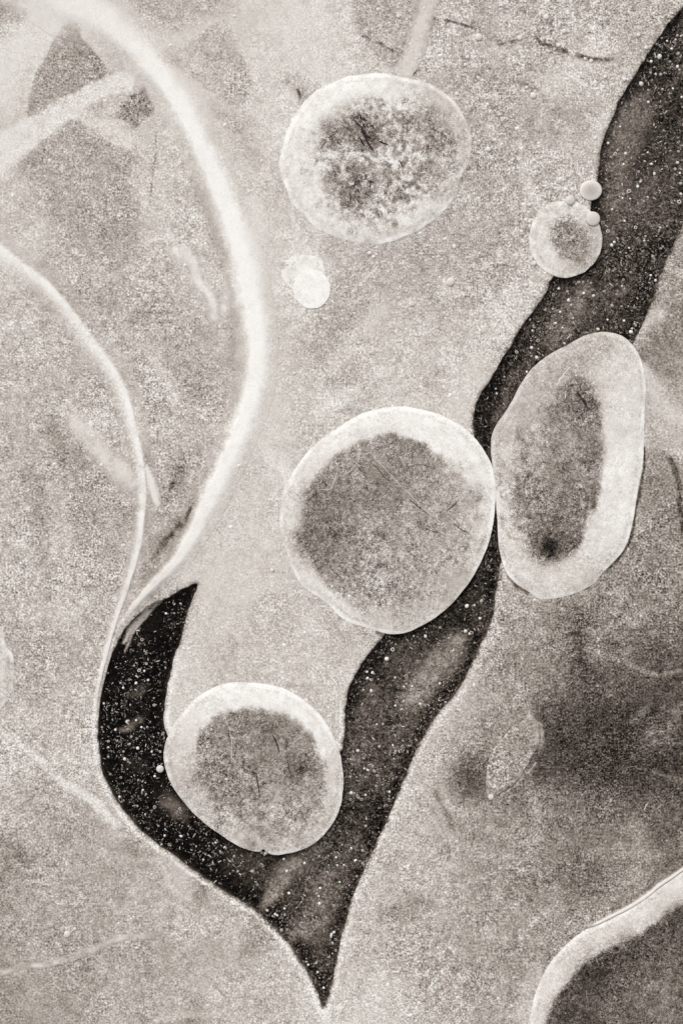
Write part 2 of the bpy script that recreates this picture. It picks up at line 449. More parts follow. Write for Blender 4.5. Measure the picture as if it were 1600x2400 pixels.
h = h * np.exp(-np.maximum(np.hypot(u - 800, v - 1200) - 1700, 0) / 800)
h = h - .0004 * np.exp(-np.clip(cs, 0, 99) / 5)      # rounded bank
x, y = w2(u, v)
remap = -np.ones(nu * nv, int); used = np.unique(Q.ravel()); remap[used] = np.arange(len(used))
Q = remap[Q]
V3 = np.stack([x, y, h], 1)[used]; tn, gr = tone[used], grain[used]; bank = fix[used]
E = np.concatenate([Q[:, [0, 1]], Q[:, [1, 2]], Q[:, [2, 3]], Q[:, [3, 0]]])
Es = np.sort(E, 1); key = Es[:, 0] * len(used) + Es[:, 1]
uq, ix, cnt = np.unique(key, return_index=True, return_counts=True)
B = E[ix[cnt == 1]]; B = B[bank[B].all(1)]
bv = np.unique(B.ravel()); low = -np.ones(len(used), int); low[bv] = len(used) + np.arange(len(bv))
VL = V3[bv].copy(); VL[:, 2] = FLOOR_Z - .001
F = np.concatenate([Q, np.stack([B[:, 1], B[:, 0], low[B[:, 0]], low[B[:, 1]]], 1)])
me = make_mesh('ice_sheet', np.vstack([V3, VL]), F, np.concatenate([tn, tn[bv]]), np.concatenate([gr, gr[bv]]))
ice = link('ice_sheet', me, M_ICE)
tag(ice, 'grey white frosted ice sheet with cloudy patches on both sides of the dark channel', 'ice', kind='structure')

# ------------------------------------------------------------------ clear black ice on the floor of the channel
FSTROKES = [
    ([(1500,250),(1465,310),(1450,400),(1440,470)], [26,30,26,22], .37, 1., .8),
    ([(1560,420),(1540,480),(1500,560)], [16,20,18], .22, 1., .7),
    ([(1370,680),(1330,740),(1300,800)], [16,22,18], .40, 1., .7),
    ([(1440,640),(1420,690)], [14,16], .24, 1., .6),
    ([(1250,840),(1200,900),(1160,980)], [10,12,8], .28, 1., .7),
    ([(1075,1500),(1040,1545),(1000,1590),(965,1640)], [20,30,26,22], .49, 1., .8),
    ([(880,1640),(860,1700),(835,1780)], [30,34,24], .34, 1., .6),
    ([(950,1700),(915,1780),(890,1850)], [20,24,18], .25, 1., .55),
    ([(690,2025),(662,2055),(640,2090),(615,2125)], [16,20,18,10], .45, 1., .9),
    ([(770,2090),(735,2160),(690,2190)], [24,28,18], .41, 1., .75),
    ([(830,1980),(800,2050),(780,2120)], [20,24,20], .27, 1., .6),
    ([(560,2010),(600,2050)], [34,34], .20, 1., .6),
    ([(325,1685),(305,1700),(288,1712)], [7,9,6], .36, 1., .8),
    ([(330,1615),(310,1628)], [12,12], .24, 1., .7),
    ([(390,1880),(420,1900)], [18,20], .33, 1., .8),
    ([(300,1790),(330,1800)], [16,16], .18, 1., .5),
    ([(402,1362),(380,1386),(345,1424),(310,1466),(285,1510)], [5,7,7,5,3], .74, .7, .95),
    ([(380,1404),(340,1444),(308,1486),(292,1530)], [3,4,4,2], .66, .8, .9),
    ([(1130,1420),(1120,1470)], [12,14], .24, 1., .5),
]
def floor_field(u, v, cs):
    left = (1 - sstep(520, 760, u)) * sstep(1300, 1400, v)
    mid_ = sstep(6, 52, -cs)
    tone = .105 + mid_ * .12 - left * (.05 + mid_ * .105) + .02 * sstep(900, 1400, u) * 0
    n1 = fbm(u, v, 120, 61, 4); n2 = fbm(u * 1.0 + v * .45, v * .35 - u * .15, 26, 62, 3)
    tone = tone + (.35 + .65 * mid_) * (1 - left * .6) * (np.clip(n1, -.3, 1) * .20 + np.clip(n2, 0, 1) * .16)
    grain = np.full(u.shape, .75) - left * .45
    for P_, w_, L_, so_, k_ in FSTROKES: apply_stroke(u, v, tone, grain, P_, w_, L_ + (.07 if L_ < .5 else 0), so_, min(1, k_ * 1.15), gk=1.0)
    fade = np.exp(np.clip(cs, -99, 0) / 4.2) * .23
    return np.clip(tone + fade, .03, .9), grain
fu = np.arange(200, 2100, 4.0); fv = np.arange(-520, 2380, 4.0)
FU, FV = np.meshgrid(fu, fv); a, b = FU.ravel(), FV.ravel()
fcs = channel_sdf(a, b)
ii = np.arange(len(a)).reshape(FU.shape)
Q = np.stack([ii[1:, :-1], ii[1:, 1:], ii[:-1, 1:], ii[:-1, :-1]], -1).reshape(-1, 4)
Q = Q[(fcs[Q] < 14).all(1)]
used = np.unique(Q.ravel()); rm = -np.ones(len(a), int); rm[used] = np.arange(len(used)); Q = rm[Q]
a, b, fcs = a[used], b[used], fcs[used]
ft, fg = floor_field(a, b, fcs)
fx, fy = w2(a, b)
link('black_ice', make_mesh('black_ice', np.stack([fx, fy, np.full(len(a), FLOOR_Z)], 1), Q, ft, fg), M_BLACK)
tag(bpy.data.objects['black_ice'], 'clear black ice floor of the winding dark channel', 'ice', kind='structure')

# ------------------------------------------------------------------ ridges and streaks of packed frost
def field_at(u, v):
    return base_field(u, v)

def ribbon(name, pts, core, halo, tone_c, height, label, cat, group=None, n=260, across=31, sharp=1.0, ends=(0.1, 0.1), mat=None, parent=None,
           wob=3.0, grain_c=.18, skew=0.0, lift=.00006, broken=0.0):
    """a low ridge along a line: at its feet it takes the tone of the ice it grows out of"""
    P = catmull(pts, n); m = len(P)
    seg = np.hypot(*np.diff(P, axis=0).T); s = np.concatenate([[0], np.cumsum(seg)]); t = s / s[-1]
    T = np.gradient(P, axis=0); T /= np.linalg.norm(T, axis=1)[:, None]
    Nn = np.stack([-T[:, 1], T[:, 0]], 1)
    cw = np.interp(t, np.linspace(0, 1, len(core)), core) * (1 + fbm(s, s * 0 + 3, 60, 5, 3) * .25)
    hw = np.interp(t, np.linspace(0, 1, len(halo)), halo)
    full = cw + hw
    q = np.linspace(-1, 1, across)
    q = np.sign(q) * np.abs(q) ** 1.25
    wobv = fbm(s, s * 0 + 9, 90, 15, 3) * wob
    uu = P[:, 0][:, None] + Nn[:, 0][:, None] * (q[None, :] * full[:, None] + wobv[:, None])
    vv = P[:, 1][:, None] + Nn[:, 1][:, None] * (q[None, :] * full[:, None] + wobv[:, None])
    d = np.abs(q[None, :] * full[:, None])
    d = d + fbm(uu, vv, 18, 88, 3) * cw[:, None] * .22
    side = np.sign(q)[None, :]
    hh = hw[:, None] * np.where(side * skew > 0, 1.0, 1.0 - abs(skew))
    prof = 1 - sstep(cw[:, None] * (1 - .55 / sharp), cw[:, None] + hh * .95, d)
    prof = np.clip(prof, 0, 1) ** (1.3 * sharp)
    tf = np.clip(t / max(ends[0], 1e-4), 0, 1) * np.clip((1 - t) / max(ends[1], 1e-4), 0, 1)
    tf = (tf * tf * (3 - 2 * tf))[:, None]
    amp = prof * tf
    if broken: amp = amp * np.clip(1 - broken * .55 + fbm(uu, vv, 22, 93, 3) * 1.6 * broken, 0, 1)
    bt, bgr, bh = field_at(uu.ravel(), vv.ravel())
    bt, bgr, bh = bt.reshape(uu.shape), bgr.reshape(uu.shape), bh.reshape(uu.shape)
    tc = tone_c if np.isscalar(tone_c) else np.interp(t, np.linspace(0, 1, len(tone_c)), tone_c)[:, None]
    tn = bt + (tc - bt) * amp
    gr = bgr + (grain_c - bgr) * amp
    z = bh + lift + height * amp * np.sqrt(np.clip(1 - (d / (full[:, None] + 1)) ** 2, 0, 1))
    z[:, 0] = bh[:, 0] - .00004; z[:, -1] = bh[:, -1] - .00004; z[0, :] = bh[0, :] - .00004; z[-1, :] = bh[-1, :] - .00004
    x, y = w2(uu, vv)
    ii = np.arange(uu.size).reshape(uu.shape)
    top = np.stack([ii[:-1, :-1], ii[1:, :-1], ii[1:, 1:], ii[:-1, 1:]], -1).reshape(-1, 4)
    V = np.stack([x.ravel(), y.ravel(), z.ravel()], 1)
    # a flat underside closes the body
    o = len(V); V2 = V.copy(); V2[:, 2] = -.0013
    sel = np.concatenate([ii[:, [0]], ii[:, [across // 2]], ii[:, [-1]]], 1)
    Vb = V2[sel.ravel()]; jj = o + np.arange(sel.size).reshape(sel.shape)
    bot = np.stack([jj[:-1, :-1], jj[:-1, 1:], jj[1:, 1:], jj[1:, :-1]], -1).reshape(-1, 4)
    s1 = np.stack([ii[:-1, 0], jj[:-1, 0], jj[1:, 0], ii[1:, 0]], -1); s2 = np.stack([ii[1:, -1], jj[1:, -1], jj[:-1, -1], ii[:-1, -1]], -1)
    me = make_mesh(name, np.vstack([V, Vb]), np.concatenate([top, bot, s1, s2]), np.concatenate([tn.ravel(), tn.ravel()[sel.ravel()]]),
                   np.concatenate([gr.ravel(), gr.ravel()[sel.ravel()]]))
    ob = link(name, me, mat or M_RIDGE, parent)
    if label: tag(ob, label, cat, group)
    return ob

ribbon('frost_ridge', [(-60,-70),(60,-30),(153,12),(245,56),(306,102),(357,158),(408,224),(449,301),(490,388),(531,490),(566,602),(592,714),(602,800),
        (597,887),(577,968),(546,1045),(510,1127),(474,1208),(439,1275),(398,1331),(362,1366),(325,1408),(292,1452),(272,1490)],
       [10,14,18,16,16,18,19,21,22,22,22,20,19,19,18,13,7,3], [50,55,60,56,46,36,32,30,30,30,30,30,30,30,26,18,10,5],
       [.86,.87,.89,.91,.93,.94,.94,.945,.945,.945,.945,.945,.94,.93,.91,.88,.84], .0011,
       'long thick white frost ridge sweeping in an arc down the left half', 'ridge', n=420, across=45, ends=(.04, .05), skew=-.5, broken=.08)
ribbon('frost_ridge', [(-170,500),(-60,545),(0,582),(51,622),(112,668),(168,735),(214,798),(255,851),(296,928),(316,1004),(329,1070),(337,1147),(334,1218),
        (327,1280),(311,1341),(288,1412),(264,1479),(247,1540),(236,1590),(228,1640),(222,1700)],
       [3.5,3.5,4,4,4,5,5,5,5,5,4,4,4,4,3,2], [40,38,36,36,38,38,36,32,28,24,20,16,12,8,6,4],
       [.88,.90,.92,.93,.93,.93,.93,.93,.92,.91,.90,.89,.87,.80], .0006,
       'thinner pale frost ridge curving down from the left edge inside the long arc', 'ridge', n=360, across=33, ends=(.04, .08), skew=.75, broken=.2)
ribbon('frost_streak', [(392,574),(412,588),(444,612),(454,636),(464,663),(478,684),(490,699),(498,728),(506,762)], [6,9,10,6,7,6,6,6,4], [10,12,14,9,8,8,9,10,8],
       .90, .0002, 'ragged wavy white streak hanging inside the long ridge, left of its widest bulge', 'frost streak', n=90, across=17, wob=8, broken=.45)
ribbon('frost_streak', [(160,970),(172,985),(204,1024),(255,1081),(300,1118),(334,1150)], [8,13,14,15,13,9], [10,12,14,20,26,22],
       .835, .0002, 'broad pale leaf shaped streak running into the thinner ridge from its left', 'frost streak', n=90, across=19, wob=4, broken=.4)
ribbon('frost_streak', [(334,1085),(347,1112),(358,1148),(372,1192)], [5,8,7,3], [8,10,10,8],
       .87, .0002, 'short pale spur splitting off the thinner ridge on its right side', 'frost streak', n=60, across=15)
ribbon('frost_streak', [(1008,-40),(1000,0),(985,62),(968,118),(950,170),(942,196)], [18,18,17,16,14,10], [9,9,9,9,9,8],
       .82, .0002, 'straight pale band dropping from the top edge onto the round pocket', 'frost streak', n=80, across=19, wob=6, ends=(.02, .1), broken=.4)
ribbon('frost_streak', [(-20,2286),(10,2281),(60,2268),(120,2263),(170,2246),(215,2228),(260,2208),(310,2198),(365,2195)], [2.5,2.5,3,4,3,4,3,2.5,2], [6,6,6,7,8,8,7,6,6],
       .82, .0001, 'fine wavy pale line across the ice at lower left', 'frost streak', n=120, across=13, wob=8, broken=.8)

# cracks: thin dark slits, parts of the ice sheet they run through
for pts, w in [
        ([(1246,88),(1262,96),(1285,108),(1310,117),(1331,125),(1361,134),(1384,141),(1407,143),(1432,141),(1458,137)], 4.2),
        ([(1160,106),(1190,100),(1220,92),(1246,89)], 1.8),
        ([(985,34),(1020,44),(1065,54),(1101,64),(1128,75)], 2.2),
        ([(842,78),(864,90),(884,100),(900,110),(912,118),(937,131)], 2.8),
        ([(965,180),(974,167),(992,160),(1016,172)], 2.4),
        ([(696,205),(702,222),(700,240)], 2.2),
        ([(366,300),(364,350),(354,430),(349,480)], 1.6),
        ([(462,1176),(446,1200),(430,1226)], 5.0), ([(428,1222),(408,1248),(392,1262)], 7.0), ([(398,1256),(378,1280),(362,1306)], 5.5), ([(418,1090),(428,1102),(440,1112)], 4.0), ([(412,1122),(404,1136),(402,1150)], 4.0),
        ([(520,262),(548,292),(566,322)], 3.0), ([(430,845),(450,868),(466,880)], 3.0), ([(470,915),(490,905),(500,922)], 3.0), ([(302,1985),(312,1996),(318,2010)], 3.0),
        ([(1548,1480),(1572,1492),(1610,1516)], 2.4), ([(1545,1500),(1575,1516),(1610,1540)], 2.0)]:
    ribbon('crack', pts, [w * .4, w * .8, w * .7, w * .3], [w * 1.8] * 3, .60 if pts[0][0] in (366, 520, 430, 470, 302) else .30, .00002, None, None, n=40, across=9, wob=4, grain_c=.9, mat=M_ICE, parent=ice,
           ends=(.12, .2), lift=.00006, broken=.8)

# ------------------------------------------------------------------ air pockets
POCKETS = [
    Pocket('A', (880, 374), [(898,172),(953,183),(1004,195),(1055,230),(1086,270),(1104,323),(1097,378),(1077,420),(1066,460),(1024,510),(963,547),(900,571),
            (851,572),(800,559),(755,541),(704,500),(667,439),(656,378),(672,311),(700,258),(745,211),(816,180)],
           [(790,276),(836,262),(878,250),(949,238),(1014,250),(1046,296),(1056,347),(1041,415),(1004,459),(925,514),(867,527),(796,500),(757,449),(747,398),(762,327)],
           rim=.885, core=.70, soft=54, mott=.11, crust=.17, spots=[(852,300,36,.36,.75),(868,330,24,.22,.8),(836,450,38,.32,.85),(810,300,40,.5,.6),(1010,290,40,.55,.6),(1010,400,34,.56,.5),(775,330,20,.42,.6),(770,300,22,.42,.5),(790,420,20,.45,.5),
           (1020,330,26,.48,.5),(960,290,24,.5,.4),(905,330,26,.72,.6),(900,420,40,.72,.5),(800,370,18,.74,.5)], rimvar=[(-2.0,.05),(-.4,-.10),(1.0,-.03),(2.9,.0)], wob=3.5,
           label='large round air pocket with mottled crusty interior, highest of the round pockets'),
    Pocket('B', (908, 1218), [(928,953),(1004,963),(1055,984),(1096,1010),(1127,1045),(1151,1091),(1161,1147),(1156,1218),(1142,1280),(1111,1346),(1070,1402),(1019,1448),
            (968,1476),(922,1486),(877,1477),(831,1463),(800,1447),(765,1413),(714,1377),(686,1336),(666,1280),(656,1234),(658,1188),(668,1142),(694,1096),(735,1045),(800,998),(851,968)],
           [(846,1036),(902,1019),(963,1024),(1019,1055),(1066,1091),(1094,1137),(1101,1198),(1096,1249),(1070,1305),(1024,1361),(964,1408),(902,1436),(841,1415),(800,1403),
            (765,1380),(732,1331),(711,1285),(703,1234),(709,1188),(724,1142),(755,1096),(791,1060)],
           rim=.905, core=.585, soft=12, softdir=(0.6, 80), mott=.11, spots=[(760,1260,80,.42,.6),(760,1170,60,.43,.6),(900,1130,70,.44,.5),(960,1280,110,.64,.7),(1010,1330,90,.68,.7),
           (920,1390,80,.66,.6),(860,1060,40,.62,.6),(800,1100,34,.6,.6),(1040,1180,70,.64,.6),(720,1270,30,.38,.6)], rimvar=[(-1.9,.03),(-.3,.03),(.9,-.08),(2.6,.0)], wob=1.6, shrink=4,
           label='large round air pocket with grey felted interior, touching the oval pocket'),
    Pocket('C', (1330, 1090), [(1418,778),(1466,793),(1499,838),(1512,895),(1510,955),(1507,1019),(1506,1076),(1496,1137),(1486,1198),(1475,1254),(1453,1300),(1412,1341),
            (1387,1371),(1336,1394),(1269,1405),(1239,1388),(1208,1366),(1183,1336),(1168,1280),(1164,1223),(1160,1157),(1152,1086),(1150,1030),(1163,994),(1188,958),
            (1213,912),(1244,866),(1285,831),(1331,808),(1372,786)],
           [(1341,885),(1382,905),(1405,953),(1410,1030),(1407,1106),(1402,1167),(1379,1218),(1358,1274),(1331,1306),(1280,1312),(1244,1285),(1223,1239),(1216,1167),(1221,1096),
            (1245,1030),(1280,963),(1308,915)],
           rim=.885, core=.54, soft=18, softdir=(3.4, 95), mott=.12, spots=[(1285,1282,34,.10,.85),(1330,1265,24,.28,.6),(1345,925,40,.34,.7),(1365,960,26,.34,.6),(1300,1220,40,.40,.6),
           (1390,1060,26,.36,.5),(1235,960,50,.72,.8),(1275,885,46,.68,.8),(1345,840,50,.66,.8),(1410,806,36,.70,.7),(1330,1110,50,.54,.6),(1185,1010,30,.74,.5),(1390,1355,34,.72,.7)],
           rimvar=[(0,.03),(-2.5,-.10),(-1.3,-.06),(1.4,-.03),(2.6,-.05)], wob=2.2,
           label='tall oval air pocket with dark grainy hollow, right of the round one it touches'),
    Pocket('D', (595, 1804), [(582,1600),(628,1604),(675,1620),(724,1651),(765,1697),(791,1748),(803,1804),(804,1850),(796,1898),(765,1950),(724,1983),(684,1998),(648,2003),
            (628,1999),(617,1989),(604,1996),(561,1984),(510,1952),(459,1911),(423,1870),(395,1824),(384,1772),(393,1728),(418,1682),(454,1641),(500,1611),(545,1600)],
           [(510,1677),(571,1664),(638,1669),(694,1697),(735,1738),(755,1794),(757,1855),(732,1906),(686,1942),(633,1948),(582,1928),(540,1897),(500,1856),(474,1804),(466,1748),(481,1707)],
           rim=.905, core=.56, soft=14, softdir=(1.9, 64), mott=.11, spots=[(699,1806,32,.27,.8),(690,1840,24,.36,.5),(560,1720,40,.44,.5),(640,1710,40,.42,.5),(540,1850,34,.42,.5),
           (640,1890,70,.66,.7),(720,1880,40,.64,.6),(590,1800,50,.5,.5),(420,1770,40,.78,.6),(470,1880,34,.76,.5),(760,1940,34,.74,.6)], rimvar=[(-1.2,.04),(0,.0),(.8,-.12),(2.4,-.09),(3.0,-.07)], wob=1.8, shrink=-4,
           label='round air pocket with thick white rim between the two arms of the dark channel'),
    Pocket('E', (1324, 558), circ((1324,560), 86, 14, 1.0, 1.05),
           [(1290,555),(1300,525),(1325,512),(1352,520),(1376,540),(1382,570),(1368,600),(1335,610),(1305,590)],
           rim=.83, core=.60, soft=20, mott=.10, spots=[(1322,545,26,.48,.7),(1345,570,26,.54,.5),(1350,610,24,.62,.5)], rimvar=[(3.0,.03),(.6,-.10),(-1.5,.0)], wob=2.5,
           label='small round air pocket overlapping the bank of the dark channel, beads at its upper right'),
    Pocket('F', (731, 678), circ((731, 678), 43, 12, 1.0, 1.06), circ((731, 680), 31, 10),
           rim=.965, core=.94, soft=12, mott=.02, edge=.015, z0=.0004, mgrain=.15, spots=[], rimvar=[(-1.5,.03),(.6,.01)], wob=2.0,
           label='small white pearl like pocket below the top round pocket'),
    Pocket('K', (712, 640), [(662,652),(660,634),(674,626),(678,606),(696,599),(724,598),(750,606),(761,630),(758,660),(740,684),(712,692),(684,676)],
           circ((714, 636), 24, 10), rim=.905, core=.93, soft=14, mott=.02, mgrain=.15, edge=.0, spots=[], rimvar=[], wob=3, z0=.00006,
           label='cloudy six sided white lump showing behind the pearl like pocket'),
    Pocket('G', (1640, 2450), [(1600,2039),(1555,2069),(1509,2103),(1463,2136),(1412,2161),(1371,2179),(1326,2212),(1290,2253),(1264,2299),(1249,2340),(1241,2400),(1243,2480),(1270,2590),(1370,2740),
            (1540,2840),(1760,2850),(1940,2760),(2040,2580),(2060,2330),(1990,2130),(1860,2010),(1700,1995)],
           [(1600,2120),(1555,2146),(1504,2182),(1453,2212),(1402,2238),(1356,2273),(1326,2309),(1300,2345),(1285,2386),(1281,2440),(1300,2560),(1390,2700),(1550,2790),(1750,2800),(1900,2720),
            (1990,2560),(2000,2340),(1940,2180),(1850,2090),(1720,2075)],
           rim=.875, core=.36, soft=10, mott=.10, spots=[(1400,2290,60,.22,.7),(1480,2240,50,.24,.6),(1330,2380,50,.26,.6),(1540,2330,90,.46,.6),(1580,2390,70,.5,.6),(1480,2390,60,.44,.5),(1590,2160,50,.28,.6)],
           rimvar=[(-2.0,.0),(-2.7,.02)], wob=2.5, edge=.06,
           label='huge air pocket with dark interior cut off by the lower right corner'),
    Pocket('H', (-90, 1560), [(0,1462),(14,1508),(30,1536),(34,1575),(26,1622),(0,1662),(-60,1720),(-150,1700),(-210,1600),(-190,1480),(-110,1420),(-40,1430)],
           [(-30,1490),(-14,1550),(-30,1620),(-80,1660),(-150,1640),(-170,1560),(-140,1480),(-80,1465)],
           rim=.81, core=.76, soft=10, mott=.04, mgrain=.4, spots=[], rimvar=[], wob=4,
           label='pale rounded pocket poking in at the left edge of the photo'),
]

def pocket_field(p, u, v):
    """tone, grain, height and rim mask of a pocket at points inside its outline"""
    k = p.k; du, dv = u - p.c[0], v - p.c[1]
    th = np.arctan2(dv, du); r = np.hypot(du, dv)
    ro, ri = p.radii(th)
    soft = np.full(th.shape, float(k['soft']))
    if 'softdir' in k:
        ang, sw = k['softdir']
        soft = soft + sw * np.clip(np.cos(th - ang), 0, 1) ** .8
    n1 = fbm(u, v, 34, p.seed, 4); n2 = fbm(u, v, 12, p.seed + 4, 3)
    rr = r + n1 * soft * .55 + n2 * soft * .35
    a = sstep(ri - soft * .75, ri + soft * .75, rr)          # 0 interior, 1 rim
    rim = np.full(th.shape, float(k['rim']))
    for ang, dlt in k['rimvar']:
        rim = rim + dlt * np.clip(np.cos(th - ang), 0, 1) ** 2
    wr = fbm(th * 260, r * 2.2, 34, p.seed + 31, 3)
    rim = rim - .015 + n1 * .045 + n2 * .035 + wr * .05
    core = k['core'] + (n1 * 1.1 + n2 * .8) * k['mott'] + np.tanh(fbm(u, v, 11, p.seed + 21, 3) * 5) * k.get('crust', 0)
    tone = core + (rim - core) * a
    for (su, sv, sr, L, st) in k['spots']:
        g = np.exp(-((u - su) ** 2 + (v - sv) ** 2) / (sr * sr)) * st
        g = np.clip(g * (1 + n1 * 1.0 + n2 * .6), 0, 1)
        tone = tone + (L + n2 * k['mott'] * .5 - tone) * g
    e = k.get('edge', .075)
    lip = np.exp(-((ro - r - 5) / 4.5) ** 2) * np.clip(.45 + 1.3 * wr + n1, 0, 1.2)
    groove = np.exp(-((ro - r - 14) / 5.0) ** 2) * np.clip(.5 + n1, 0, 1)
    tone = tone + e * lip - .05 * groove
    mg = k.get('mgrain', .95); grain = mg + (.26 - mg) * a + np.clip(.84 - tone, 0, .4) * 2.2 * a + .1 * groove
    edge = np.clip((ro - r) / min(44, .5 * p.rmax), 0, 1)
    dome = 1 - (1 - edge) ** 2
    sc = min(1.0, p.rmax / 180)
    h = .0002 + k.get('z0', 0) + sc * (.0008 * dome * (.6 + .4 * a) + .00012 * n2 * (1 - a))
    return np.clip(tone, .04, .965), np.clip(grain, .08, 1.3), h, a

def build_pocket(p, na=260, nr=70, group='air pockets frozen into the ice'):
    root = bpy.data.objects.new('air_pocket', None); col.objects.link(root)
    cx, cy = w2(*p.c); root.location = (cx, cy, 0); root.empty_display_size = .02
    tag(root, p.k['label'], 'air pocket', group)
    th = np.linspace(0, 2 * math.pi, na, endpoint=False)
    ro, ri = p.radii(th)
    # split between rim and membrane on the inner outline
    nin = int(nr * .6); nrim = nr - nin
    qs_in = np.linspace(0, 1, nin + 1)[1:]; qs_rim = np.linspace(0, 1, nrim + 1) ** 1.0
    def ring_pts(rad): return p.c[0] + np.cos(th) * rad, p.c[1] + np.sin(th) * rad
    def loc(u, v, z):
        x, y = w2(u, v); return np.stack([x - cx, y - cy, z], 1)
    # membrane: centre + rings
    us, vv_ = [np.array([p.c[0]])], [np.array([p.c[1]])]
    for q in qs_in:
        a_, b_ = ring_pts(ri * q); us.append(a_); vv_.append(b_)
    uu, vv = np.concatenate(us), np.concatenate(vv_)
    t, g, h, a = pocket_field(p, uu, vv)
    V = loc(uu, vv, h)
    F = [(0, 1 + i, 1 + (i + 1) % na) for i in range(na)]
    for k in range(nin - 1):
        o = 1 + k * na
        F += [(o + i, o + na + i, o + na + (i + 1) % na, o + (i + 1) % na) for i in range(na)]
    # underside
    o = 1 + (nin - 1) * na; nb = len(V)
    Vt = V[o:o + na].copy(); Vb = Vt.copy(); Vb[:, 2] = -.0018       # the side has its own top ring, so it does not bend the shading of the face
    nb2 = nb + na
    F += [(nb + i, nb2 + i, nb2 + (i + 1) % na, nb + (i + 1) % na) for i in range(na)] + [tuple(range(nb2 + na - 1, nb2 - 1, -1))]
    Vb = np.vstack([Vt, Vb])
    F = [f[::-1] for f in F]
    me = make_mesh('membrane', np.vstack([V, Vb]), F, np.concatenate([t, t[o:o + na], t[o:o + na]]), np.concatenate([g, g[o:o + na], g[o:o + na]]))
    mem = link('membrane', me, M_MEMBRANE, root)
    # rim: rings from the inner to the outer outline, down the outside, closed below
    us, vv_ = [], []
    for q in qs_rim:
        a_, b_ = ring_pts(ri + (ro - ri) * q); us.append(a_); vv_.append(b_)
    uu, vv = np.concatenate(us), np.concatenate(vv_)
    t, g, h, a = pocket_field(p, uu, vv)
    V = loc(uu, vv, h); n = len(V); top = nrim
    lo = V[top * na:].copy(); lo[:, 2] = FLOOR_Z - .0008
    li = V[:na].copy(); li[:, 2] = FLOOR_Z - .0008
    F = []
    for k in range(nrim):
        o = k * na
        F += [(o + i, o + na + i, o + na + (i + 1) % na, o + (i + 1) % na) for i in range(na)]
    o = top * na
    to, ti = n + 2 * na, n + 3 * na
    F += [(to + i, n + i, n + (i + 1) % na, to + (i + 1) % na) for i in range(na)]
    F += [(n + i, n + na + i, n + na + (i + 1) % na, n + (i + 1) % na) for i in range(na)]
    F += [(n + na + i, ti + i, ti + (i + 1) % na, n + na + (i + 1) % na) for i in range(na)]
    F = [f[::-1] for f in F]
    me = make_mesh('rim', np.vstack([V, lo, li, V[o:o + na], V[:na]]), F, np.concatenate([t, t[o:o + na], t[:na], t[o:o + na], t[:na]]), np.concatenate([g, g[o:o + na], g[:na], g[o:o + na], g[:na]]))
    link('rim', me, M_MEMBRANE, root)
    return root, mem

NEEDLES = {'B': [([(848,1038),(900,1098),(960,1160),(1005,1205),(1050,1225)], 1.8, .72), ([(866,1080),(915,1132)], 1.4, .34), ([(945,1160),(1010,1215)], 1.3, .36),
                 ([(798,1060),(780,1140),(748,1148)], 2.0, .74), ([(846,1040),(836,1085),(800,1120)], 2.2, .74), ([(1045,1200),(1062,1185),(1074,1172)], 1.8, .33),
                 ([(1060,1228),(1100,1250)], 1.5, .35), ([(990,1235),(1030,1250)], 1.5, .36)],
           'D': [([(540,1700),(543,1745),(545,1790)], 1.8, .74), ([(640,1720),(650,1745),(655,1770)], 2.2, .24), ([(600,1810),(604,1840),(610,1868)], 2.2, .24),
                 ([(525,1680),(538,1705)], 1.6, .72), ([(556,1785),(572,1765),(595,1790)], 1.6, .70), ([(672,1770),(684,1830)], 1.6, .30), ([(560,1710),(566,1690)], 1.6, .70)],
           'A': [([(842,292),(852,315),(864,338),(878,362)], 2.6, .2), ([(826,280),(846,300),(858,312)], 2.6, .22), ([(884,330),(912,340)], 2.4, .24), ([(838,318),(858,346)], 2.4, .2), ([(934,375),(945,395)], 2.2, .34)],
           'C': [([(1350,915),(1362,935),(1378,958)], 3.0, .22), ([(1330,905),(1345,900)], 2.4, .3), ([(1302,905),(1318,880),(1340,858)], 2.4, .84)]}

def needle(p, root, pts, w, L):
    P = catmull(pts, 16); m = len(P); cx, cy = w2(*p.c)
    P = P + np.stack([fbm(P[:, 0], P[:, 1], 20, 6, 2), fbm(P[:, 0], P[:, 1], 20, 8, 2)], 1) * 2.5
    T = np.gradient(P, axis=0); T /= np.linalg.norm(T, axis=1)[:, None]; Nn = np.stack([-T[:, 1], T[:, 0]], 1)
    ww = w * 1.35 * np.clip(np.sin(np.linspace(.12, math.pi - .12, m)) * 1.3, 0, 1)
    V, tn = [], []
    _, _, h, _ = pocket_field(p, P[:, 0], P[:, 1])
    for q, dz in ((-1, -.0002), (0, .0003), (1, -.0002)):
        x, y = w2(P[:, 0] + Nn[:, 0] * ww * q, P[:, 1] + Nn[:, 1] * ww * q)
        V.append(np.stack([x - cx, y - cy, h + dz], 1))
    V = np.vstack(V)
    F = [(q * m + i, q * m + i + 1, ((q + 1) % 3) * m + i + 1, ((q + 1) % 3) * m + i) for q in range(3) for i in range(m - 1)]
    link('needle', make_mesh('needle', V, F, L, .5), M_MEMBRANE, root)

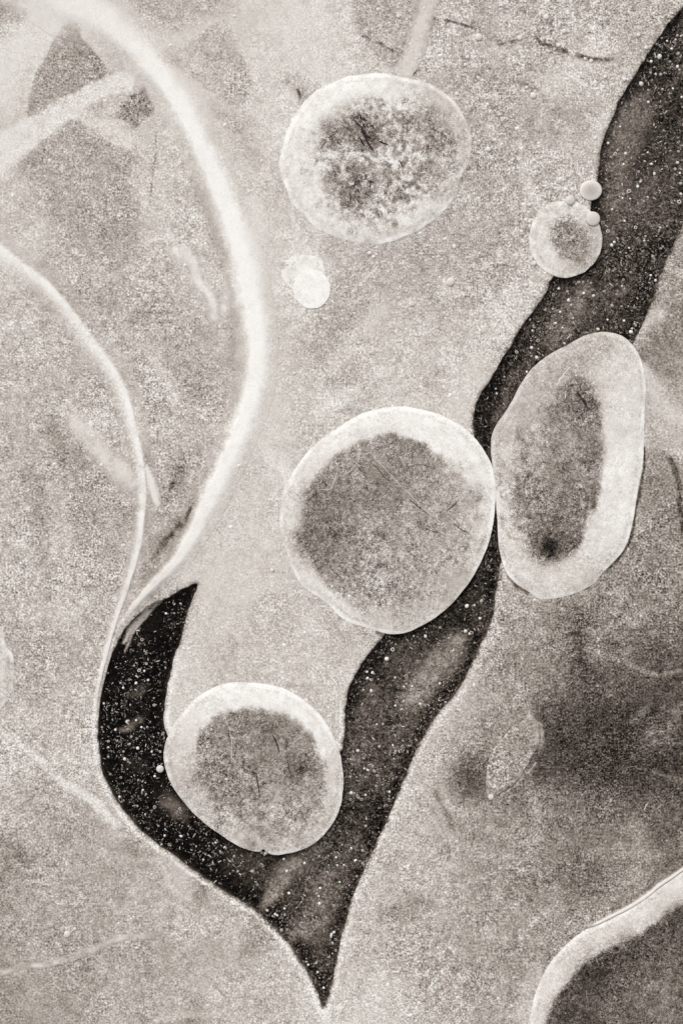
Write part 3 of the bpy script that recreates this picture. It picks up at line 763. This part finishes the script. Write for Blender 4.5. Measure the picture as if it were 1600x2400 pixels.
for key_, (cx_, cy_), rx_, n_, lo_, hi_, len_, wd_ in [('B', (905, 1220), 165, 18, .38, .76, 46, .9), ('D', (605, 1800), 115, 14, .34, .76, 34, .9), ('C', (1325, 1090), 70, 10, .34, .74, 30, .9),
        ('A', (852, 310), 40, 12, .14, .3, 20, 1.7), ('A', (840, 440), 34, 9, .18, .36, 15, 1.7), ('A', (772, 330), 24, 6, .26, .42, 13, 1.5), ('A', (1005, 300), 38, 8, .3, .5, 15, 1.4),
        ('A', (900, 400), 110, 14, .86, .94, 14, 1.5), ('C', (1352, 920), 30, 8, .2, .4, 14, 1.4), ('C', (1280, 900), 70, 7, .84, .92, 22, 1.0), ('E', (1330, 565), 34, 6, .4, .85, 14, 1.2), ('G', (1480, 2320), 110, 9, .5, .7, 22, 1.0)]:
    for _ in range(n_):                                # fine scratches and crystal splinters in the membranes
        g_, q_ = _r.uniform(0, 6.28), rx_ * math.sqrt(_r.random()); u0, v0 = cx_ + math.cos(g_) * q_, cy_ + math.sin(g_) * q_
        d_ = _r.gauss(.8, .7); l_ = len_ * _r.uniform(.5, 1.5); b_ = _r.gauss(0, .15) * l_
        tone_ = _r.choice([lo_, hi_]) if hi_ - lo_ > .3 else _r.uniform(lo_, hi_)
        NEEDLES.setdefault(key_, []).append(([(u0 - math.cos(d_) * l_ / 2, v0 - math.sin(d_) * l_ / 2), (u0 - math.sin(d_) * b_, v0 + math.cos(d_) * b_), (u0 + math.cos(d_) * l_ / 2, v0 + math.sin(d_) * l_ / 2)], wd_ * _r.uniform(.6, 1.3), tone_))
for p in POCKETS:
    big = p.rmax > 120
    root, mem = build_pocket(p, 300 if big else 140, 84 if big else 40)
    for a_ in NEEDLES.get(p.key, []): needle(p, root, *a_)
    if p.key == 'G':                                   # the fine wavy line along the outside of the rim is a fold of the pocket
        f = ribbon('outer_fold', [(1640,2012),(1600,2034),(1556,2064),(1510,2098),(1464,2130),(1412,2156),(1372,2174)], [3,3,4,3,3], [5,5,5], .90, .0006, None, None,
               n=90, across=11, wob=5, parent=root)
        f.location = (-root.location.x, -root.location.y, .0002)

# ------------------------------------------------------------------ beads of air
def lathe_mesh(name, prof, seg, tone, grain=.3):
    V, F = [], []
    n = len(prof)
    for r, z in prof:
        for i in range(seg):
            a = 2 * math.pi * i / seg; V.append((math.cos(a) * r, math.sin(a) * r, z))
    for k in range(n - 1):
        for i in range(seg):
            j = (i + 1) % seg; F.append((k * seg + i, k * seg + j, (k + 1) * seg + j, (k + 1) * seg + i))
    F.append(tuple(range(seg - 1, -1, -1))); F.append(tuple((n - 1) * seg + i for i in range(seg)))
    tn = np.repeat(np.asarray([tone] * n if np.isscalar(tone) else tone), seg)
    return make_mesh(name, V, F, tn, grain)
DOME = [(.72, -.6), (1.0, -.1), (.93, .3), (.70, .62), (.38, .82), (.06, .90)]
RING = [(.72, -.6), (1.0, -.1), (.96, .3), (.74, .46), (.50, .26), (.30, .10), (.05, .06)]
def bead(name, c, r, tones, label, cat='bubble', group=None, sy=1.0, z=None, prof=DOME, zs=None):
    me = lathe_mesh(name, prof, 28, tones)
    me.materials.append(M_BUBBLE)
    o = bpy.data.objects.new(name, me); col.objects.link(o)
    x, y = w2(*c)
    o.location = (x, y, .0004 if z is None else z); o.scale = (r * S, r * S * sy, r * S * (zs or min(.6, 5 / r)))
    tag(o, label, cat, group); return o

bead('air_bubble', (1383, 446), 27, [.86,.90,.88,.80,.72,.68], 'round bead standing apart above the small pocket beside the dark channel', prof=DOME, sy=.9)
bead('air_bubble', (1388, 513), 17, [.82,.85,.83,.80,.79,.78], 'bead stuck on the upper right rim of the small pocket', z=.0012)
bead('air_bubble', (1335, 470), 11, [.84,.86,.84,.82,.80,.80], 'tiny bead on top of the small pocket by the channel', z=.0010)
for c, r, lab in [((375,1803), 9, 'bright lone bead in the dark left arm touching the round pocket'),
                  ((174,1624), 6, 'lone white bead on grey ice left of the dark left arm'),
                  ((158,2190), 8, 'lone white bead on plain ice at lower left above the fine wavy line'),
                  ((176,2177), 4, 'tiny bead at the upper right of the lone lower left bead'),
                  ((1150,1868), 7, 'lone bead at the lower tip of the leaf shaped grey flake'),
                  ((1055,661), 10, 'lone white bead on grey ice between the top pocket and the channel')]:
    bead('air_bubble', c, r, [.86,.88,.88,.84,.82,.82], lab, group='lone beads in the ice', z=FLOOR_Z + .002 if c == (375, 1803) else None)

# triangular flake in the grey right hand ice
def flake(pts, tone, label):
    P = catmull(pts, 40, True); c = P.mean(0); n = len(P)
    V, tn, F = [], [], []
    rings = [(1.0, -.0008), (1.0, .0003), (.93, .0005), (.75, .0007), (.5, .0009), (.25, .0010)]
    for q, z in rings:
        R = c + (P - c) * q + np.stack([fbm(P[:, 0], P[:, 1], 30, 3, 2), fbm(P[:, 0], P[:, 1], 30, 4, 2)], 1) * 3
        bt, bg_, bh = base_field(P[:, 0], P[:, 1])
        x, y = w2(R[:, 0], R[:, 1]); V.append(np.stack([x, y, bh.max() + z + x * 0], 1)); tn.append(tone + fbm(R[:, 0], R[:, 1], 30, 8, 3) * .07 + (.015 if q > .9 else 0))
    for k in range(len(rings) - 1):
        F += [(k * n + i, (k + 1) * n + i, (k + 1) * n + (i + 1) % n, k * n + (i + 1) % n) for i in range(n)]
    F += [tuple((len(rings) - 1) * n + i for i in range(n - 1, -1, -1)), tuple(range(n))]
    F = [f[::-1] for f in F]
    o = link('ice_flake', make_mesh('ice_flake', np.vstack(V), F, np.concatenate(tn), 1.0), M_ICE); tag(o, label, 'ice flake')
flake([(1150,1872),(1140,1864),(1138,1840),(1140,1790),(1166,1742),(1198,1704),(1234,1686),(1262,1702),(1263,1742),(1241,1784),(1208,1833),(1178,1855)], .60,
      'leaf shaped grey ice flake on the dark stained ice at right')

# ------------------------------------------------------------------ swarm of tiny bubbles in the channel
def floor_ok(u, v): return channel_sdf(u, v) < -4
def in_pocket(u, v):
    r = np.zeros(u.shape, bool)
    for p in POCKETS:
        th = np.arctan2(v - p.c[1], u - p.c[0]); ro, _ = p.radii(th)
        r |= np.hypot(u - p.c[0], v - p.c[1]) < ro + 3
    return r
N = 170000
cu, cv = rng.uniform(215, 1700, N), rng.uniform(-60, 2380, N)
ok = floor_ok(cu, cv) & ~in_pocket(cu, cv)
dens = .55 + .9 * fbm(cu, cv, 60, 91, 3) + .35 * ((cu > 1180) & (cv < 900)) + .2 * (cv > 1500) * (cu > 700)
ok &= rng.uniform(0, 1, N) < np.clip(dens, .15, 1) * .8
cu, cv = cu[ok], cv[ok]
rad = .6 + rng.exponential(.55, len(cu)); rad = np.minimum(rad, 4.8)
extra = [(1546,130,8),(1503,194,7.5),(1549,172,5),(1384,143,5),(1211,824,5),(1258,837,5),(1246,814,5),(1479,777,6.5),(1440,800,5),(1297,690,4.5),(1391,692,5),(1368,686,4.5),
         (1094,1421,6),(1091,1480,6),(1125,1450,5),(997,1492,5),(920,1523,6),(906,1545,6),(1105,1484,5),(1434,573,5),(1440,566,5),(1413,520,5),(1425,540,5),(1520,237,5),(1553,207,4.5),
         (1448,350,4.5),(1495,435,5),(1534,405,4.5),(332,1500,4.5),(322,1755,5),(362,1821,4),(847,1875,5),(857,1938,5),(758,2318,4),(943,1752,5),(946,1645,5),(870,1620,5)]
extra = [e for e in extra if floor_ok(np.array([e[0]]), np.array([e[1]]))[0]]
cu = np.concatenate([[e[0] for e in extra], cu]); cv = np.concatenate([[e[1] for e in extra], cv]); rad = np.concatenate([[e[2] * .85 for e in extra], rad])
order = np.argsort(-rad)
inview = (cu[order] > 0) & (cu[order] < 1600) & (cv[order] > 0) & (cv[order] < 2400)
order = np.concatenate([order[inview], order[~inview]])
protos = []
for i, (pr, tones) in enumerate([(RING, [.5,.7,.86,.88,.5,.3,.24]), (DOME, [.5,.75,.84,.86,.86,.86]), (RING, [.4,.6,.74,.72,.42,.26,.2]), (DOME, [.4,.55,.64,.66,.66,.66]), (DOME, [.6,.8,.93,.94,.94,.94])]):
    m_ = lathe_mesh('tiny_bubble', pr[1:], 10, tones[1:]); m_.materials.append(M_BUBBLE); protos.append(m_)
for j in order[:300]:
    k = int(rng.choice(5, p=[.12, .26, .1, .36, .16])) if rad[j] < 5 else int(rng.choice([0, 1, 4]))
    o = bpy.data.objects.new('tiny_bubble', protos[k]); col.objects.link(o)
    x, y = w2(cu[j], cv[j]); r = rad[j] * S
    o.location = (x, y, FLOOR_Z + r * .08); o.rotation_euler.z = rng.uniform(0, 6.28)
    o.scale = (r * rng.uniform(.85, 1.2), r * rng.uniform(.85, 1.05), r)
    tag(o, 'tiny pale air bubble frozen in the dark channel', 'bubble', 'tiny bubbles dotted along the dark channel')

def speck_cloud(name, us, vs_, rs, zs, tones, label, stretch=None):
    """one mesh of very many bubble specks: low eight-sided domes"""
    n = len(us); base = np.array([(1,0,0),(.5,.87,0),(-.5,.87,0),(-1,0,0),(-.5,-.87,0),(.5,-.87,0),(0,0,.8)], float)
    tri = np.array([(i, (i + 1) % 6, 6) for i in range(6)])
    ang = rng.uniform(0, 6.28, n); st = np.ones(n) if stretch is None else stretch
    bx, by = base[:, 0][None] * st[:, None], base[:, 1][None] / np.sqrt(st)[:, None]
    ca, sa = np.cos(ang)[:, None], np.sin(ang)[:, None]
    x0, y0 = w2(us, vs_)
    X = x0[:, None] + (bx * ca - by * sa) * (rs * S)[:, None]; Y = y0[:, None] + (bx * sa + by * ca) * (rs * S)[:, None]
    Z = zs[:, None] + base[:, 2][None] * (rs * S)[:, None]
    V = np.stack([X, Y, Z], -1).reshape(-1, 3)
    F = (tri[None] + 7 * np.arange(n)[:, None, None]).reshape(-1, 3)
    o = link(name, make_mesh(name, V, F, np.repeat(tones, 7), .2), M_BUBBLE); tag(o, label, 'bubbles', kind='stuff')
rest = order[300:]
speck_cloud('bubble_specks', cu[rest], cv[rest], rad[rest], np.full(len(rest), FLOOR_Z + .0001), np.clip((.24 + rng.beta(1.2, 2.6, len(rest)) * .7), 0, .9),
            'countless pin prick bubbles scattered through the dark channel', rng.uniform(1, 2.6, len(rest)))

# specks and beads in the frosted sheet, thickest at upper right
N = 5200
su, sv = rng.uniform(0, 1600, N), rng.uniform(0, 2400, N)
w = np.where((su > 820) & (sv < 800), .9, np.where(su > 1000, .35, .16))
ok = (rng.uniform(0, 1, N) < w) & (channel_sdf(su, sv) > 6) & ~in_pocket(su, sv)
su, sv = su[ok], sv[ok]; sr = np.minimum(1.2 + rng.exponential(1.0, len(su)), 5.0)
_, _, sh = base_field(su, sv)
st_, _, _ = base_field(su, sv)
speck_cloud('frost_specks', su, sv, sr, sh + .0001, np.clip(st_ + rng.uniform(.03, .22, len(su)), 0, .93), 'fine white specks sprinkled over the frosted ice', rng.uniform(1, 1.3, len(su)))
for c, r in [((1121,87),9),((1217,89),6),((1279,40),7),((1249,224),8),((1321,73),6),((1308,106),5),((1095,134),4.5),((1003,135),5),((1090,152),4.5),((1384,143),5),((1417,180),5),((1462,186),5),
             ((1070,220),5),((1144,350),6),((1233,205),4),((1495,82),5),((1513,112),5),((866,593),5),((875,602),4.5),((740,402),4),((560,1092),4),((638,1336),5),((690,875),4),((1232,668),5),((1251,617),6),
             ((933,38),5),((1370,138),4),((1240,480),5),((1200,375),4)]:
    if channel_sdf(np.array([float(c[0])]), np.array([float(c[1])]))[0] > 4 and not in_pocket(np.array([float(c[0])]), np.array([float(c[1])]))[0]:
        bead('frost_bead', c, r, [.8,.84,.86,.86,.85,.85], 'small white frost bead set in the grey ice outside the channel', 'bead', 'frost beads in the grey ice')

# ------------------------------------------------------------------ hair-fine pale fibres in the dark stained ice and in the channel
def fibre_mat(n, region, ang0, spread, length):
    """short bent strips: position, angle, length"""
    out = []
    while len(out) < n:
        a_, b_ = rng.uniform(region[0], region[2]), rng.uniform(region[1], region[3])
        out.append((a_, b_, ang0 + rng.normal(0, spread), length * rng.uniform(.4, 1.6)))
    return np.array(out)
def fibres(name, items, on_floor, label):
    n = len(items); K = 5
    t = np.linspace(-.5, .5, K)[None, :]
    ang = items[:, 2][:, None] + rng.normal(0, .9, (n, 1)) * t
    L = items[:, 3][:, None]
    U_ = items[:, 0][:, None] + np.cumsum(np.cos(ang) * L / K, 1); V_ = items[:, 1][:, None] + np.cumsum(np.sin(ang) * L / K, 1)
    c = channel_sdf(U_.ravel(), V_.ravel()).reshape(U_.shape); pk = in_pocket(U_.ravel(), V_.ravel()).reshape(U_.shape)
    good = ((c < -8) if on_floor else (c > 10)).all(1) & ~pk.any(1)
    U_, V_, ang = U_[good], V_[good], ang[good]; n = len(U_)
    if on_floor:
        z0 = np.full(U_.shape, FLOOR_Z + .00006); bt = np.full(U_.shape, .2)
    else:
        bt, _, z0 = base_field(U_.ravel(), V_.ravel()); bt, z0 = bt.reshape(U_.shape), z0.reshape(U_.shape) + .00005
    w = rng.uniform(.5, 1.25, (n, 1)) * np.array([.3, .9, 1., .9, .3])[None, :]
    X, Y, Z, T_ = [], [], [], []
    tone = bt + (rng.uniform(.06, .34, (n, 1)) if on_floor else rng.exponential(.055, (n, 1)) + .015)
    for q, dz in ((-1, 0), (0, .00022), (1, 0)):
        x, y = w2(U_ - np.sin(ang) * w * q, V_ + np.cos(ang) * w * q); X.append(x); Y.append(y); Z.append(z0 + dz); T_.append(tone)
    A = np.stack([np.stack(X, 1), np.stack(Y, 1), np.stack(Z, 1)], -1)          # n,3,K,3
    ii = np.arange(n * 3 * K).reshape(n, 3, K)
    F = np.concatenate([np.stack([ii[:, q, :-1], ii[:, q, 1:], ii[:, q + 1, 1:], ii[:, q + 1, :-1]], -1).reshape(-1, 4) for q in (0, 1)])
    o = link(name, make_mesh(name, A.reshape(-1, 3), F, np.clip(np.stack(T_, 1).ravel(), 0, .85), .3), M_BUBBLE)
    tag(o, label, 'ice fibres', kind='stuff')
fibres('ice_fibres', np.vstack([fibre_mat(420, (1180, 1600, 1600, 2000), -.5, .7, 20), fibre_mat(60, (1420, 1400, 1600, 1600), .6, .5, 26), fibre_mat(120, (980, 1650, 1300, 2000), -.9, .7, 18),
       fibre_mat(160, (0, 1000, 640, 2400), 1.3, .8, 18)]), False, 'hair fine pale fibres over the dark stained ice at right')
fibres('channel_fibres', np.vstack([fibre_mat(500, (1180, 100, 1600, 900), -1.1, .35, 13), fibre_mat(700, (560, 1450, 1150, 2330), -.9, .5, 12), fibre_mat(160, (230, 1400, 560, 2100), -.7, .7, 9)]), True,
       'short pale fibres drifting in the dark channel ice')
